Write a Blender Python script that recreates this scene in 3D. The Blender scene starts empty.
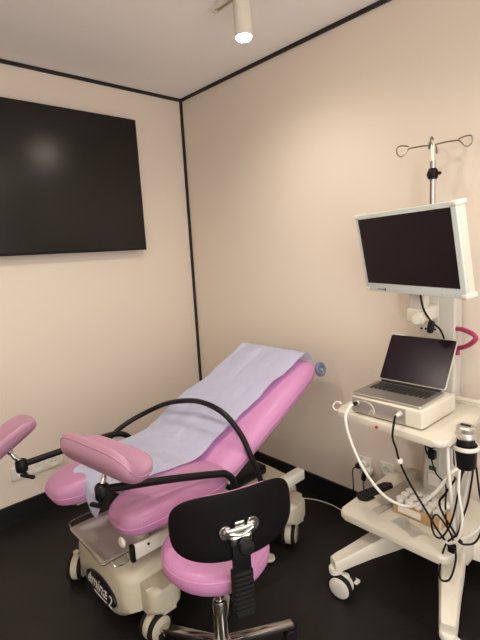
import bpy, bmesh, math, random
from mathutils import Vector, Matrix
random.seed(7)
SC = bpy.context.scene
COL = SC.collection
V = Vector
PI = math.pi
R = math.radians

# ------------------------------------------------------------------ materials
def mat(name, col, rough=.5, metal=0., coat=0., bump=0., bscale=60., var=0., vscale=4., emit=None, estr=0., sheen=0., alpha=1., spec=.5, sss=0.):
    m = bpy.data.materials.new(name); m.use_nodes = True
    nt = m.node_tree; b = nt.nodes['Principled BSDF']
    b.inputs['Base Color'].default_value = (*col, 1)
    b.inputs['Roughness'].default_value = rough
    b.inputs['Metallic'].default_value = metal
    b.inputs['Coat Weight'].default_value = coat
    b.inputs['Sheen Weight'].default_value = sheen
    b.inputs['Specular IOR Level'].default_value = spec
    b.inputs['Alpha'].default_value = alpha
    tc = nt.nodes.new('ShaderNodeTexCoord')
    if var > 0:
        n = nt.nodes.new('ShaderNodeTexNoise'); n.inputs['Scale'].default_value = vscale; n.inputs['Detail'].default_value = 6
        nt.links.new(tc.outputs['Object'], n.inputs['Vector'])
        mx = nt.nodes.new('ShaderNodeMix'); mx.data_type = 'RGBA'
        mx.inputs['A'].default_value = (*[c*(1-var) for c in col], 1)
        mx.inputs['B'].default_value = (*[min(1, c*(1+var)) for c in col], 1)
        nt.links.new(n.outputs['Fac'], mx.inputs['Factor'])
        nt.links.new(mx.outputs['Result'], b.inputs['Base Color'])
    if bump > 0:
        n = nt.nodes.new('ShaderNodeTexNoise'); n.inputs['Scale'].default_value = bscale; n.inputs['Detail'].default_value = 4
        nt.links.new(tc.outputs['Object'], n.inputs['Vector'])
        bp = nt.nodes.new('ShaderNodeBump'); bp.inputs['Strength'].default_value = bump; bp.inputs['Distance'].default_value = .01
        nt.links.new(n.outputs['Fac'], bp.inputs['Height'])
        nt.links.new(bp.outputs['Normal'], b.inputs['Normal'])
    if emit:
        b.inputs['Emission Color'].default_value = (*emit, 1); b.inputs['Emission Strength'].default_value = estr
    return m

M = {}
M['wall'] = mat('wall_paint', (.765, .675, .585), .75, bump=.03, bscale=220, spec=.3)
M['ceiling'] = mat('ceiling_paint', (.955, .92, .90), .85, bump=.02, bscale=150, spec=.2)
M['floor'] = mat('floor_vinyl', (.0115, .0100, .0090), .45, bump=.10, bscale=90, var=.25, vscale=5, spec=.28)
M['trim'] = mat('black_trim', (.006, .006, .0065), .5)
M['skirt'] = mat('black_baseboard', (.007, .007, .007), .45)
M['pink'] = mat('pink_vinyl', (.57, .245, .47), .42, bump=.12, bscale=140, coat=.08)
M['knee'] = mat('knee_vinyl', (.43, .225, .32), .40, bump=.12, bscale=140, coat=.08)
M['pinkdk'] = mat('mauve_vinyl', (.49, .22, .39), .42, bump=.12, bscale=140, coat=.08)
M['piping'] = mat('pink_piping', (.56, .25, .47), .5)
M['sheet'] = mat('paper_sheet', (.80, .825, 1.0), .9, bump=.25, bscale=35, spec=.1, var=.03, vscale=12)
M['cream'] = mat('cream_plastic', (.58, .53, .41), .36, coat=.1)
M['white'] = mat('white_plastic', (.78, .75, .68), .4)
M['cart'] = mat('cart_offwhite', (.69, .65, .555), .38, coat=.1)
M['cartgrey'] = mat('cart_grey', (.60, .58, .53), .42)
M['mint'] = mat('monitor_bezel', (.66, .74, .71), .35)
M['moncream'] = mat('monitor_side', (.72, .69, .60), .45)
M['screen'] = mat('dark_screen', (.014, .006, .011), .25, spec=.16)
M['tvscreen'] = mat('television_screen', (.006, .005, .0045), .24, spec=.42)
M['black'] = mat('black_plastic', (.006, .006, .007), .42, spec=.22)
M['blackshell'] = mat('stool_shell', (.004, .003, .004), .6, bump=.1, bscale=300, spec=.12)
M['rubber'] = mat('black_rubber', (.009, .009, .009), .65, spec=.25)
M['blackmetal'] = mat('black_powdercoat', (.006, .006, .007), .38, spec=.25)
M['chrome'] = mat('chrome', (.62, .60, .57), .15, 1.)
M['steel'] = mat('brushed_steel', (.84, .79, .68), .36, .8, bump=.03, bscale=200)
M['darksteel'] = mat('dark_steel', (.22, .20, .18), .3, .9)
M['alu'] = mat('aluminium', (.60, .57, .52), .36, .75)
M['aludark'] = mat('grey_deck', (.26, .245, .225), .42, .6)
M['key'] = mat('black_keys', (.012, .012, .012), .5)
M['silver'] = mat('silver_front', (.42, .40, .37), .38, .55)
M['bluegrey'] = mat('blue_grey_plastic', (.20, .24, .38), .4)
M['badge'] = mat('navy_badge', (.006, .006, .014), .35)
M['letter'] = mat('badge_letters', (.78, .76, .70), .4)
M['magenta'] = mat('magenta_hose', (.42, .035, .11), .35)
M['card'] = mat('cardboard', (.50, .31, .14), .85, bump=.1, bscale=50)
M['paper'] = mat('white_paper', (.80, .77, .70), .85, bump=.05, bscale=40)
M['beige'] = mat('beige_paper', (.70, .64, .54), .85, bump=.08, bscale=40)
M['cap'] = mat('white_cap', (.82, .79, .72), .45)
M['cablew'] = mat('white_cable', (.78, .76, .71), .45)
M['cableg'] = mat('pale_grey_cable', (.60, .57, .50), .45)
M['green'] = mat('green_switch', (.015, .09, .05), .4)
M['lens'] = mat('lamp_lens', (1, .9, .75), .4, emit=(1, .86, .64), estr=220.)
M['lampbody'] = mat('lamp_white', (.74, .68, .58), .5)
M['red'] = mat('red_mark', (.35, .03, .06), .5)
M['darkmark'] = mat('dark_mark', (.05, .05, .06), .5)

# ------------------------------------------------------------------ mesh helpers
def B(): return bmesh.new()

def rootloc(o):
    while o.parent is not None: o = o.parent
    return V(o.location)

def obj(name, bm, m, parent=None, sharp=38, smooth=True, origin=None):
    """link a bmesh given in room coordinates as ONE object"""
    bmesh.ops.recalc_face_normals(bm, faces=bm.faces)
    off = rootloc(parent) if parent is not None else (V(origin) if origin is not None else V((0, 0, 0)))
    for v in bm.verts: v.co -= off
    if smooth:
        for f in bm.faces: f.smooth = True
        for e in bm.edges:
            if len(e.link_faces) == 2 and e.calc_face_angle(0) > R(sharp): e.smooth = False
    me = bpy.data.meshes.new(name); bm.to_mesh(me); bm.free()
    for k in (m if isinstance(m, (list, tuple)) else [m]): me.materials.append(k)
    o = bpy.data.objects.new(name, me); COL.objects.link(o)
    if parent is not None: o.parent = parent
    else: o.location = off
    return o

def tag(o, label, cat=None, group=None, kind=None):
    o['label'] = label
    if cat: o['category'] = cat
    if group: o['group'] = group
    if kind: o['kind'] = kind
    return o

def thing(name, loc, label, cat, group=None):
    o = bpy.data.objects.new(name, None); COL.objects.link(o); o.location = loc; o.empty_display_size = .05
    return tag(o, label, cat, group)

def frame(zaxis, xhint=(1, 0, 0)):
    z = V(zaxis).normalized(); x = V(xhint) - z*V(xhint).dot(z)
    if x.length < 1e-6: x = V((0, 1, 0)) - z*z.y
    x.normalize(); y = z.cross(x)
    return Matrix((x, y, z)).transposed()

def place(c, z=(0, 0, 1), x=(1, 0, 0)):
    return Matrix.Translation(V(c)) @ frame(z, x).to_4x4()

def merge(bm, t):
    me = bpy.data.meshes.new('scratch'); t.to_mesh(me); t.free(); bm.from_mesh(me); bpy.data.meshes.remove(me)

def rbox(bm, c, s, bev=.004, seg=2, rot=None):
    t = bmesh.new(); bmesh.ops.create_cube(t, size=1.0)
    for v in t.verts: v.co = V((v.co.x*s[0], v.co.y*s[1], v.co.z*s[2]))
    if bev > 0: bmesh.ops.bevel(t, geom=t.edges[:], offset=min(bev, min(s)*.49), segments=seg, profile=.5, affect='EDGES')
    mt = Matrix.Translation(V(c)) @ (rot.to_4x4() if rot is not None else Matrix.Identity(4))
    for v in t.verts: v.co = mt @ v.co
    merge(bm, t)

def done(bm): pass

def ring_faces(bm, rings, closed_u=True, cap=True):
    n = len(rings[0])
    for i in range(len(rings)-1):
        a, b = rings[i], rings[i+1]
        for j in range(n if closed_u else n-1):
            k = (j+1) % n
            try: bm.faces.new((a[j], a[k], b[k], b[j]))
            except ValueError: pass
    if cap:
        for r_ in (rings[0], rings[-1]):
            try: bm.faces.new(r_)
            except ValueError: pass
    done(bm)

def cyl(bm, a, b, r, r2=None, n=24, cap=True):
    a, b = V(a), V(b); r2 = r if r2 is None else r2
    f = frame(b-a, (1, 0, 0) if abs((b-a).normalized().x) < .9 else (0, 1, 0))
    rings = []
    for p, q in ((a, r), (b, r2)):
        rings.append([bm.verts.new(p + f @ V((q*math.cos(2*PI*i/n), q*math.sin(2*PI*i/n), 0))) for i in range(n)])
    ring_faces(bm, rings, True, cap)

def lathe(bm, prof, c=(0, 0, 0), z=(0, 0, 1), n=28, cap=True):
    f = frame(z, (1, 0, 0) if abs(V(z).normalized().x) < .9 else (0, 1, 0)); c = V(c)
    rings = [[bm.verts.new(c + f @ V((r*math.cos(2*PI*i/n), r*math.sin(2*PI*i/n), h))) for i in range(n)] for r, h in prof]
    ring_faces(bm, rings, True, cap)

def catmull(pts, sub=6, closed=False):
    P = [V(p) for p in pts]; out = []; n = len(P)
    rng = range(n if closed else n-1)
    for i in rng:
        g = (lambda k: P[k % n]) if closed else (lambda k: P[max(0, min(n-1, k))])
        p0, p1, p2, p3 = g(i-1), g(i), g(i+1), g(i+2)
        for s in range(sub):
            t = s/sub
            out.append(.5*((2*p1)+(-p0+p2)*t+(2*p0-5*p1+4*p2-p3)*t*t+(-p0+3*p1-3*p2+p3)*t**3))
    if not closed: out.append(P[-1])
    return out

def tube(bm, pts, r, n=10, sub=6, closed=False, smooth=True, flat=1.):
    P = catmull(pts, sub, closed) if smooth else [V(p) for p in pts]
    m = len(P); rings = []
    up = None
    for i, p in enumerate(P):
        if closed: t = P[(i+1) % m]-P[i-1]
        else: t = P[min(m-1, i+1)]-P[max(0, i-1)]
        t.normalize()
        if up is None:
            up = V((0, 0, 1)) if abs(t.z) < .9 else V((1, 0, 0))
        x = up - t*up.dot(t)
        if x.length < 1e-5: x = t.orthogonal()
        x.normalize(); up = x; y = t.cross(x)
        rr = r[min(i, len(r)-1)] if isinstance(r, (list, tuple)) else r
        rings.append([bm.verts.new(p + x*(rr*math.cos(2*PI*k/n)) + y*(rr*flat*math.sin(2*PI*k/n))) for k in range(n)])
    if closed: rings.append(rings[0])
    ring_faces(bm, rings, True, not closed)

def rrect(w, h, r, n=6):
    o = []
    for cx, cy, a in ((w/2-r, h/2-r, 0), (-w/2+r, h/2-r, 90), (-w/2+r, -h/2+r, 180), (w/2-r, -h/2+r, 270)):
        for i in range(n+1):
            t = R(a+90*i/n); o.append((cx+r*math.cos(t), cy+r*math.sin(t)))
    return o

def extrude(bm, poly, h, mt=None, bev=0., seg=3, both=True):
    """polygon in XY pulled to z = h, its rims rounded, then placed by mt"""
    mt = mt or Matrix.Identity(4); t = bmesh.new()
    lo = [t.verts.new((x, y, 0)) for x, y in poly]; hi = [t.verts.new((x, y, h)) for x, y in poly]
    n = len(poly)
    t.faces.new(lo); t.faces.new(hi)
    for i in range(n): t.faces.new((lo[i], lo[(i+1) % n], hi[(i+1) % n], hi[i]))
    if bev > 0:
        es = [e for e in t.edges if abs(e.verts[0].co.z-e.verts[1].co.z) < 1e-9 and (both or e.verts[0].co.z > h*.5)]
        bmesh.ops.bevel(t, geom=es, offset=bev, segments=seg, profile=.5, affect='EDGES', clamp_overlap=True)
    for v in t.verts: v.co = mt @ v.co
    merge(bm, t)

def cushion(bm, W, L, T, mt, nexp=5., bend=None, nu=26, nv=26, flat=.42, under=.7):
    """padded slab: W along x, L along y, thickness T; round in plan, its rim rolled over"""
    def mp(i, n): return math.sin((i/n*2-1)*PI/2)
    top, bot = {}, {}
    for i in range(nu+1):
        for j in range(nv+1):
            u, v = mp(i, nu), mp(j, nv)
            m = max(abs(u), abs(v))
            if m > 1e-9:
                a, b = abs(u)/m, abs(v)/m
                s = 1/((a**nexp+b**nexp)**(1/nexp))
            else: s = 1
            t = max(0., 1-m**7)**flat
            x, y = u*s*W/2, v*s*L/2
            z1, z2 = t*T/2, -t*T/2*under
            for d, z in ((top, z1), (bot, z2)):
                if d is bot and m > 1-1e-9: bot[i, j] = top[i, j]; continue
                p = V((x, y, z))
                if bend: p = bend(p)
                d[i, j] = bm.verts.new(mt @ p)
    for d in (top, bot):
        for i in range(nu):
            for j in range(nv):
                try: bm.faces.new((d[i, j], d[i+1, j], d[i+1, j+1], d[i, j+1]))
                except ValueError: pass
    done(bm)

def copy_tree(o, parent=None):
    c = o.copy(); COL.objects.link(c)
    if parent is not None: c.parent = parent
    for ch in [x for x in bpy.data.objects if x.parent is o]: copy_tree(ch, c)
    return c

def text_bm(txt, size, mt, depth=.001, shear=0.):
    cu = bpy.data.curves.new('text_outline', 'FONT'); cu.body = txt; cu.size = size; cu.extrude = depth; cu.shear = shear
    cu.align_x = 'CENTER'; cu.align_y = 'CENTER'
    o = bpy.data.objects.new('text_outline', cu); COL.objects.link(o)
    dg = bpy.context.evaluated_depsgraph_get(); dg.update()
    me = bpy.data.meshes.new_from_object(o.evaluated_get(dg))
    bm = B(); bm.from_mesh(me)
    for v in bm.verts: v.co = mt @ v.co
    bpy.data.objects.remove(o); bpy.data.curves.remove(cu); bpy.data.meshes.remove(me)
    return bm

# ------------------------------------------------------------------ the room
RX, RY, H = 4.1, -3.3, 2.7
def slab(name, c, s, m, label, cat):
    bm = B(); rbox(bm, c, s, 0)
    return tag(obj(name, bm, m, smooth=False), label, cat, kind='structure')
slab('floor', (RX/2, RY/2, -.05), (RX+.2, -RY+.2, .1), M['floor'], 'dark charcoal vinyl floor of the treatment room', 'floor')
slab('ceiling', (RX/2, RY/2, H+.05), (RX+.2, -RY+.2, .1), M['ceiling'], 'plain off-white ceiling with black edge lines', 'ceiling')
slab('wall_left', (-.05, RY/2, H/2), (.1, -RY, H), M['wall'], 'cream painted wall behind the television', 'wall')
slab('wall_right', (RX/2, .05, H/2), (RX+.2, .1, H), M['wall'], 'cream painted wall behind the medical cart', 'wall')
# wall facing the television, with an unseen opening added to let in fill light
bm = B()
DY0, DY1, DZ = -3.15, -.7, 2.6
rbox(bm, (RX+.05, (DY1+0)/2, H/2), (.1, -DY1, H), 0); rbox(bm, (RX+.05, (RY+DY0)/2, H/2), (.1, DY0-RY, H), 0); rbox(bm, (RX+.05, (DY0+DY1)/2, (H+DZ)/2), (.1, DY1-DY0, H-DZ), 0)
tag(obj('wall_front', bm, M['wall'], smooth=False), 'cream wall facing the television, opening added to let in fill light', 'wall', kind='structure')
slab('wall_back', (RX/2, RY-.05, H/2), (RX+.2, .1, H), M['wall'], 'cream wall behind the camera', 'wall')
slab('baseboard_left', (.006, RY/2, .0635), (.012, -RY, .127), M['skirt'], 'black baseboard under the television wall', 'baseboard')
slab('baseboard_right', (RX/2, -.006, .0635), (RX, .012, .127), M['skirt'], 'black baseboard behind the cart', 'baseboard')
slab('trim_1', (.008, -.008, H/2), (.016, .016, H), M['trim'], 'black vertical line in the corner of the two walls', 'trim')
slab('trim_2', (.006, RY/2, H-.010), (.012, -RY, .020), M['trim'], 'black line where television wall meets ceiling', 'trim')
slab('trim_3', (RX/2, -.006, H-.010), (RX, .012, .020), M['trim'], 'black line where the cart wall meets ceiling', 'trim')

# ------------------------------------------------------------------ television
tv = thing('wall_television', (0.0, -1.14, 1.62), 'large black flat television mounted on the cream wall', 'television')
TY0, TY1, TZ0, TZ1, TX = -1.96, -.445, 1.615, 2.475, .078
bm = B(); rbox(bm, (TX-.016, (TY0+TY1)/2, (TZ0+TZ1)/2), (.032, TY1-TY0, TZ1-TZ0), .003); obj('housing', bm, M['black'], tv)
bm = B(); rbox(bm, (TX+.0004, (TY0+TY1)/2, (TZ0+TZ1)/2+.003), (.0016, TY1-TY0-.016, TZ1-TZ0-.02), .0005, 1); obj('screen', bm, M['tvscreen'], tv)
bm = B(); rbox(bm, (.0235, (TY0+TY1)/2, 2.04), (.045, .6, .42), .004); obj('wall_bracket', bm, M['black'], tv)

# ------------------------------------------------------------------ track and lamps
TRY = -.605
tr = thing('ceiling_track', (2.2, TRY, H), 'pale grey lighting track with dark slot on the ceiling', 'lighting track')
bm = B()
rbox(bm, (2.2, TRY-.0125, H-.012), (2.12, .009, .022), .001, 1)
rbox(bm, (2.2, TRY+.0125, H-.012), (2.12, .009, .022), .001, 1)
rbox(bm, (2.2, TRY, H-.003), (2.12, .034, .004), .0008, 1); obj('rail', bm, M['lampbody'], tr)
bm = B(); rbox(bm, (2.2, TRY, H-.007), (2.11, .0155, .004), 0); obj('slot', bm, M['darkmark'], tr)
bm = B(); rbox(bm, (1.128, TRY, H-.0125), (.022, .037, .024), .002); obj('end_cap', bm, M['lampbody'], tr)

def spotlight(x, y, label, power, size=172., blend=1., ztop=H-.025, tilt=(0, 0), col=(1., .925, .82)):
    t = thing('track_spotlight', (x, y, ztop), label, 'spotlight', 'white cylinder spotlights under the ceiling')
    bm = B(); lathe(bm, [(.010, .0), (.010, -.02), (.036, -.022), (.0395, -.026), (.0395, -.165), (.0385, -.172), (.034, -.172), (.032, -.166), (.012, -.165)], (x, y, ztop), n=36); obj('body', bm, M['lampbody'], t)
    bm = B(); lathe(bm, [(.0325, -.166), (.0335, -.174), (.031, -.180), (.022, -.183), (.004, -.184)], (x, y, ztop), n=32); obj('lens', bm, M['lens'], t)
    bm = B(); rbox(bm, (x, y, ztop-.004), (.075, .026, .016), .002); obj('track_adapter', bm, M['lampbody'], t)
    l = bpy.data.lights.new('spotlight_beam', 'SPOT'); l.energy = power; l.color = col; l.shadow_soft_size = .03
    l.spot_size = R(size); l.spot_blend = blend
    lo = bpy.data.objects.new('spotlight_beam', l); COL.objects.link(lo); lo.parent = t; lo.location = (0, 0, -.195)
    lo.rotation_euler = (R(tilt[0]), R(tilt[1]), 0)
    return t
spotlight(1.31, TRY, 'lit white cylinder spotlight hanging by the visible track end', 38)
spotlight(1.25, -1.75, 'white cylinder spotlight on the ceiling out of frame above the stool side', 84, ztop=H-.001)
spotlight(2.75, TRY, 'white cylinder spotlight on the track out of frame to the right', 48)
spotlight(2.75, -1.75, 'unseen white cylinder spotlight added above the camera for ambient light', 62, ztop=H-.001)  # unseen lamp, added to raise the ambient light
spotlight(2.0, -2.75, 'unseen white cylinder spotlight added behind the camera for bounce light', 60, ztop=H-.001)  # also added out of view, for bounce off the rear walls

# ------------------------------------------------------------------ examination chair
CH = thing('examination_chair', (1.08, -.88, 0), 'pink reclined gynaecological examination chair on cream wheeled base', 'examination chair')
# base: nose hanging in front, shoulders over the castors
bm = B()
xs0, xs1 = .80, 1.31
def base_section(y, k):
    """outline of the shell at depth y; k = how far the belly hangs down"""
    zb = .13-.085*k
    pts = []
    prof = [(-1, .13), (-1, .20), (-.985, .255), (-.93, .29), (-.80, .307), (-.3, .315), (.3, .315), (.80, .307), (.93, .29), (.985, .255), (1, .20), (1, .13),
            (.86, .13-.02*k), (.70, .13-.06*k), (.45, zb), (0, zb-.006*k), (-.45, zb), (-.70, .13-.06*k), (-.86, .13-.02*k)]
    cx, hw = (xs0+xs1)/2, (xs1-xs0)/2
    return [(cx+hw*px, y, z) for px, z in prof]
secs = []
for y, k, sc, dz in ((-1.425, .75, .80, -.03), (-1.415, .95, .88, -.012), (-1.395, 1, .95, -.003), (-1.36, 1, 1, 0), (-1.30, 1, 1, 0), (-1.22, .9, .985, 0), (-1.10, .8, .97, 0), (-.7, .8, .97, 0), (-.55, .8, .985, 0), (-.40, .9, 1, 0), (-.365, .8, .97, -.006), (-.35, .6, .9, -.03)):
    o = []
    for x, yy, z in base_section(y, k):
        cx = (xs0+xs1)/2
        o.append(bm.verts.new((cx+(x-cx)*sc, yy, .19+(z-.19)*(1 if dz == 0 else sc)+dz*.4)))
    secs.append(o)
ring_faces(bm, secs)
obj('base_cover', bm, M['cream'], CH, sharp=50)
# moulded step lines on top of the cover
bm = B()
extrude(bm, rrect(.30, .40, .05), .022, place((1.06, -1.06, .312)), .012)
rbox(bm, (1.215, -1.27, .305), (.05, .12, .05), .018, 3)
rbox(bm, (.90, -1.27, .305), (.05, .12, .05), .018, 3)
obj('cover_ridge', bm, M['cream'], CH)
# castor housings with castors
for nm, (hx, hy, wx, wy, ang) in {'a': (1.335, -1.285, 1.345, -1.325, 8), 'b': (.80, -1.30, .752, -1.405, 45), 'c': (1.345, -.475, 1.352, -.49, 28), 'd': (.79, -.475, .79, -.50, 60)}.items():
    bm = B()
    extrude(bm, rrect(.135, .150, .045), .118, place((hx, hy, .135)), .028, 4)
    hs = obj('caster_housing', bm, M['cream'], CH)
    a = R(ang); ax = V((math.cos(a), math.sin(a), 0))
    bm = B(); cyl(bm, (wx, wy, .105), (wx, wy, .145), .014); lathe(bm, [(.010, -.016), (.058, -.016), (.0605, -.012), (.0605, .012), (.058, .016), (.010, .016)], (wx, wy, .066), ax, 36)
    cs = obj('caster', bm, M['cream'], CH)
    for s in (-1, 1):
        c = V((wx, wy, .064))+ax*(.026*s)
        bm = B(); lathe(bm, [(.044, -.009), (.060, -.009), (.0635, -.006), (.0635, .006), (.060, .009), (.044, .009)], c, ax, 36); obj('tire', bm, M['rubber'], cs)
        bm = B(); lathe(bm, [(.010, -.0125), (.044, -.0125), (.0495, -.0085), (.0495, .0085), (.044, .0125), (.010, .0125)], c, ax, 36); obj('wheel_disc', bm, M['cream'], cs)
# badge on the nose
bz = V((1.085, -1.433, .152)); bn = V((0, -1, .10))
mtb = place(bz, bn, (1, 0, 0))
bm = B()
extrude(bm, [(.140*math.copysign(abs(math.cos(t))**1.15, math.cos(t)), .054*math.sin(t)) for t in [2*PI*i/56 for i in range(56)]], .012, mtb @ Matrix.Translation((0, 0, -.006)), .003)
bd = obj('badge', bm, M['badge'], CH); bd['label'] = 'dark navy oval badge with pale script lettering'
obj('lettering', text_bm('émina', .076, mtb @ Matrix.Translation((-.030, .004, .0065)), .0006, .28), M['letter'], bd, smooth=False)
obj('lettering', text_bm('2', .075, mtb @ Matrix.Translation((.098, -.010, .0065)), .0006, .15), M['letter'], bd, smooth=False)
bm = B()
tube(bm, [mtb @ V((-.05+.03*i, -.032-.002*math.sin(i), .0068)) for i in range(5)], .0016, 6, 3)
for k in range(3): cyl(bm, mtb @ V((.066, .016-.014*k, .006)), mtb @ V((.066, .016-.014*k, .0075)), .004, n=10)
obj('underline', bm, M['letter'], bd)

# lifting column, under-frame
bm = B()
for k in range(7): extrude(bm, rrect(.26-.012*(k % 2), .30-.012*(k % 2), .03), .012, place((1.06, -.98, .334+.012*k)), .003)
obj('lift_column', bm, M['black'], CH)
bm = B()
rbox(bm, (1.350, -1.17, .430), (.014, .44, .062), .004); rbox(bm, (.790, -1.17, .430), (.014, .44, .062), .004)
rbox(bm, (1.07, -.98, .43), (.56, .05, .04), .004); rbox(bm, (1.07, -1.20, .445), (.56, .05, .03), .004)
fr = obj('seat_frame', bm, M['white'], CH)
for yy in (-1.33, -1.16, -1.02):
    bm = B(); cyl(bm, (1.356, yy, .440), (1.3595, yy, .440), .006, n=10); obj('screw', bm, M['black'], fr)
for x in (1.350, .790):
    bm = B(); rbox(bm, (x, -1.398, .430), (.024, .016, .068), .003); obj('frame_end_cap', bm, M['black'], CH)
bm = B(); lathe(bm, [(.002, 0), (.018, 0), (.022, .006), (.018, .014), (.002, .016)], (1.300, -1.405, .462), (0, -1, 0), 20); obj('release_knob', bm, M['white'], CH)
bm = B()
rbox(bm, (1.37, -.66, .375), (.05, .52, .055), .006); rbox(bm, (.79, -.66, .375), (.05, .52, .055), .006)
rbox(bm, (1.08, -.84, .385), (.60, .05, .05), .005)
obj('side_beam', bm, M['white'], CH)
bm = B(); rbox(bm, (1.08, -.60, .345), (.16, .30, .05), .01); cyl(bm, (1.08, -.80, .40), (1.08, -.45, .66), .022); cyl(bm, (1.08, -.60, .548), (1.08, -.45, .66), .032); obj('backrest_actuator', bm, M['black'], CH)
bm = B(); lathe(bm, [(.004, .0), (.024, .0), (.028, .006), (.026, .016), (.004, .020)], (1.372, -.672, .012), n=20); cyl(bm, (1.25, -.66, .10), (1.37, -.672, .022), .007); obj('foot_pedal', bm, M['cream'], CH)

# upholstery
def soft(p): return p
# two thigh cushions with tapering front
TY = {1: -1.16, -1: -1.262}
TX = {1: 1.268, -1: .868}
TZ = {1: .548, -1: .549}
def thigh(s):
    def bend(p):
        # taper towards the front, lean outwards; front droops
        f = max(0., (-p.y)/.25)
        return V((p.x*(1-.16*f*f) + s*.012*f, p.y, p.z*(1-.18*f) - .010*f*f + .012*math.sin(p.x*18)*(0 if p.z < 0 else 1)*.3))
    bm = B(); cushion(bm, .275, .53, .14, place((TX[s], TY[s], TZ[s])), 4.2, bend, 24, 34, .36, .85)
    return bm
for s in (1, -1):
    pd = obj('thigh_cushion', thigh(s), M['pinkdk'], CH)
    bm = B()
    pts = []
    for k in range(40):
        t = 2*PI*k/40; c, d = math.cos(t), math.sin(t)
        q = 1/((abs(c)**4.2+abs(d)**4.2)**(1/4.2)); x, y = c*q*.1375, d*q*.265
        f = max(0., -y/.25)
        pts.append((TX[s]+x*(1-.16*f*f)+s*.012*f, TY[s]+y, TZ[s]-.010*f*f))
    tube(bm, pts, .0028, 6, 2, True); obj('piping', bm, M['piping'], pd)
bm = B(); cushion(bm, .40, .22, .11, place((1.08, -1.03, .545)), 6, None, 20, 16, .36, .9); obj('seat_cushion', bm, M['pinkdk'], CH)
# backrest: long slab tilted 27.5 degrees
TB = R(27.6)
dirb = V((0, math.cos(TB), math.sin(TB))); nrb = V((0, -math.sin(TB), math.cos(TB)))
BL = .845
b0 = V((1.08, -.985, .588))             # foot of the top surface
cb = b0 + dirb*(BL/2) - nrb*.058
mtback = Matrix.Translation(cb) @ Matrix((V((1, 0, 0)), dirb, nrb)).transposed().to_4x4()
def bendb(p):
    y = p.y/(BL/2)
    w = 1-.05*max(0., y)**3
    return V((p.x*w, p.y, p.z - .012*max(0., abs(p.x)/.31)**2*(1 if p.z > 0 else -.2)))
bm = B(); cushion(bm, .615, BL, .125, mtback, 9, bendb, 30, 44, .34, .95)
bk = obj('backrest', bm, M['pink'], CH)
bm = B()
pts = []
for k in range(60):
    t = 2*PI*k/60; c, d = math.cos(t), math.sin(t); q = 1/((abs(c)**9+abs(d)**9)**(1/9))
    pts.append(mtback @ bendb(V((c*q*.3075, d*q*BL/2, -.001))))
tube(bm, pts, .0026, 6, 2, True); obj('piping', bm, M['piping'], bk)
bm = B(); rbox(bm, (0, 0, 0), (.50, .70, .02), .004); bmesh.ops.transform(bm, matrix=mtback @ Matrix.Translation((0, -.02, -.072)), verts=bm.verts); obj('backrest_plate', bm, M['white'], CH)
# paper roll holder behind the head end
ph = cb + dirb*(BL/2+.018) - nrb*.050
bm = B(); cyl(bm, ph+V((-.255, 0, 0)), ph+V((.275, 0, 0)), .008)
for x in (-.22, .22): tube(bm, [ph+V((x, 0, 0)), ph+V((x, 0, 0))-dirb*.05-nrb*.03], .007, 8, 1, smooth=False)
rh = obj('roll_holder', bm, M['steel'], CH)
for x in (-.255, .262):
    bm = B(); lathe(bm, [(.020, -.010), (.036, -.011), (.041, -.006), (.041, .006), (.036, .011), (.026, .011), (.022, .004), (.008, .003)], ph+V((x, 0, 0)), (1, 0, .25), 28); obj('end_disc', bm, M['bluegrey'], rh)

# steel drip tray pulled out in front
tp = [(-.16, -.10), (.16, -.10), (.16, .10), (-.16, .10)]
trayc = V((1.08, -1.365, .375)); trm = place(trayc, (0, 0, 1), (1, 0, 0))
bm = B()
def trayring(w, l, r, z): return [bm.verts.new(trm @ V((x, y, z))) for x, y in rrect(w, l, r, 5)]
rg = [trayring(.335, .225, .02, .0), trayring(.337, .227, .02, .003), trayring(.315, .205, .02, .003), trayring(.295, .185, .03, -.012), trayring(.265, .155, .035, -.032), trayring(.20, .10, .03, -.037)]
ring_faces(bm, rg, True, False); bm.faces.new(rg[-1]); 
tray = obj('drip_tray', bm, M['steel'], CH, sharp=60)
bm = B()
tube(bm, [trm @ V(q) for q in ((-.172, -.105, -.004), (.165, -.118, -.004), (.172, -.11, -.004), (.172, .12, -.004), (-.172, .12, -.004))], .0035, 8, 1, True, smooth=False)
tube(bm, [trm @ V(q) for q in ((-.172, -.10, -.004), (-.20, -.09, .010), (-.205, .0, .012), (-.20, .09, .010), (-.172, .10, -.004))], .003, 8, 5)
tube(bm, [trm @ V(q) for q in ((.172, -.08, -.004), (.195, -.07, -.02), (.198, -.02, -.022), (.172, -.01, -.004))], .003, 8, 5)
obj('tray_rail', bm, M['chrome'], CH)

# leg supports
def pad_mesh(c, A, E, roll, L, W, T, sag, lip=.0):
    a, e = R(A), R(E)
    u = V((math.cos(a)*math.cos(e), math.sin(a)*math.cos(e), math.sin(e)))
    side = V((-math.sin(a), math.cos(a), 0)); up = u.cross(side)
    m = Matrix((u, side, up)).transposed() @ Matrix.Rotation(R(roll), 3, 'X')
    mt = Matrix.Translation(V(c)) @ m.to_4x4()
    def bend(p):
        e2 = (2*p.x/L)
        return V((p.x, p.y*(1+.10*e2), p.z + sag*(2*p.y/W)**2 - sag*.5 + lip*max(0., e2)**3))
    bm = B(); cushion(bm, L, W, T, mt, 4.5, bend, 30, 26, .36, .9)
    pts = []
    for k in range(48):
        t = 2*PI*k/48; c_, d_ = math.cos(t), math.sin(t); q = 1/((abs(c_)**4.5+abs(d_)**4.5)**(1/4.5))
        pts.append(mt @ bend(V((c_*q*L/2, d_*q*W/2, 0))))
    bp = B(); tube(bp, pts, .003, 6, 2, True)
    return bm, bp, mt
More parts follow.
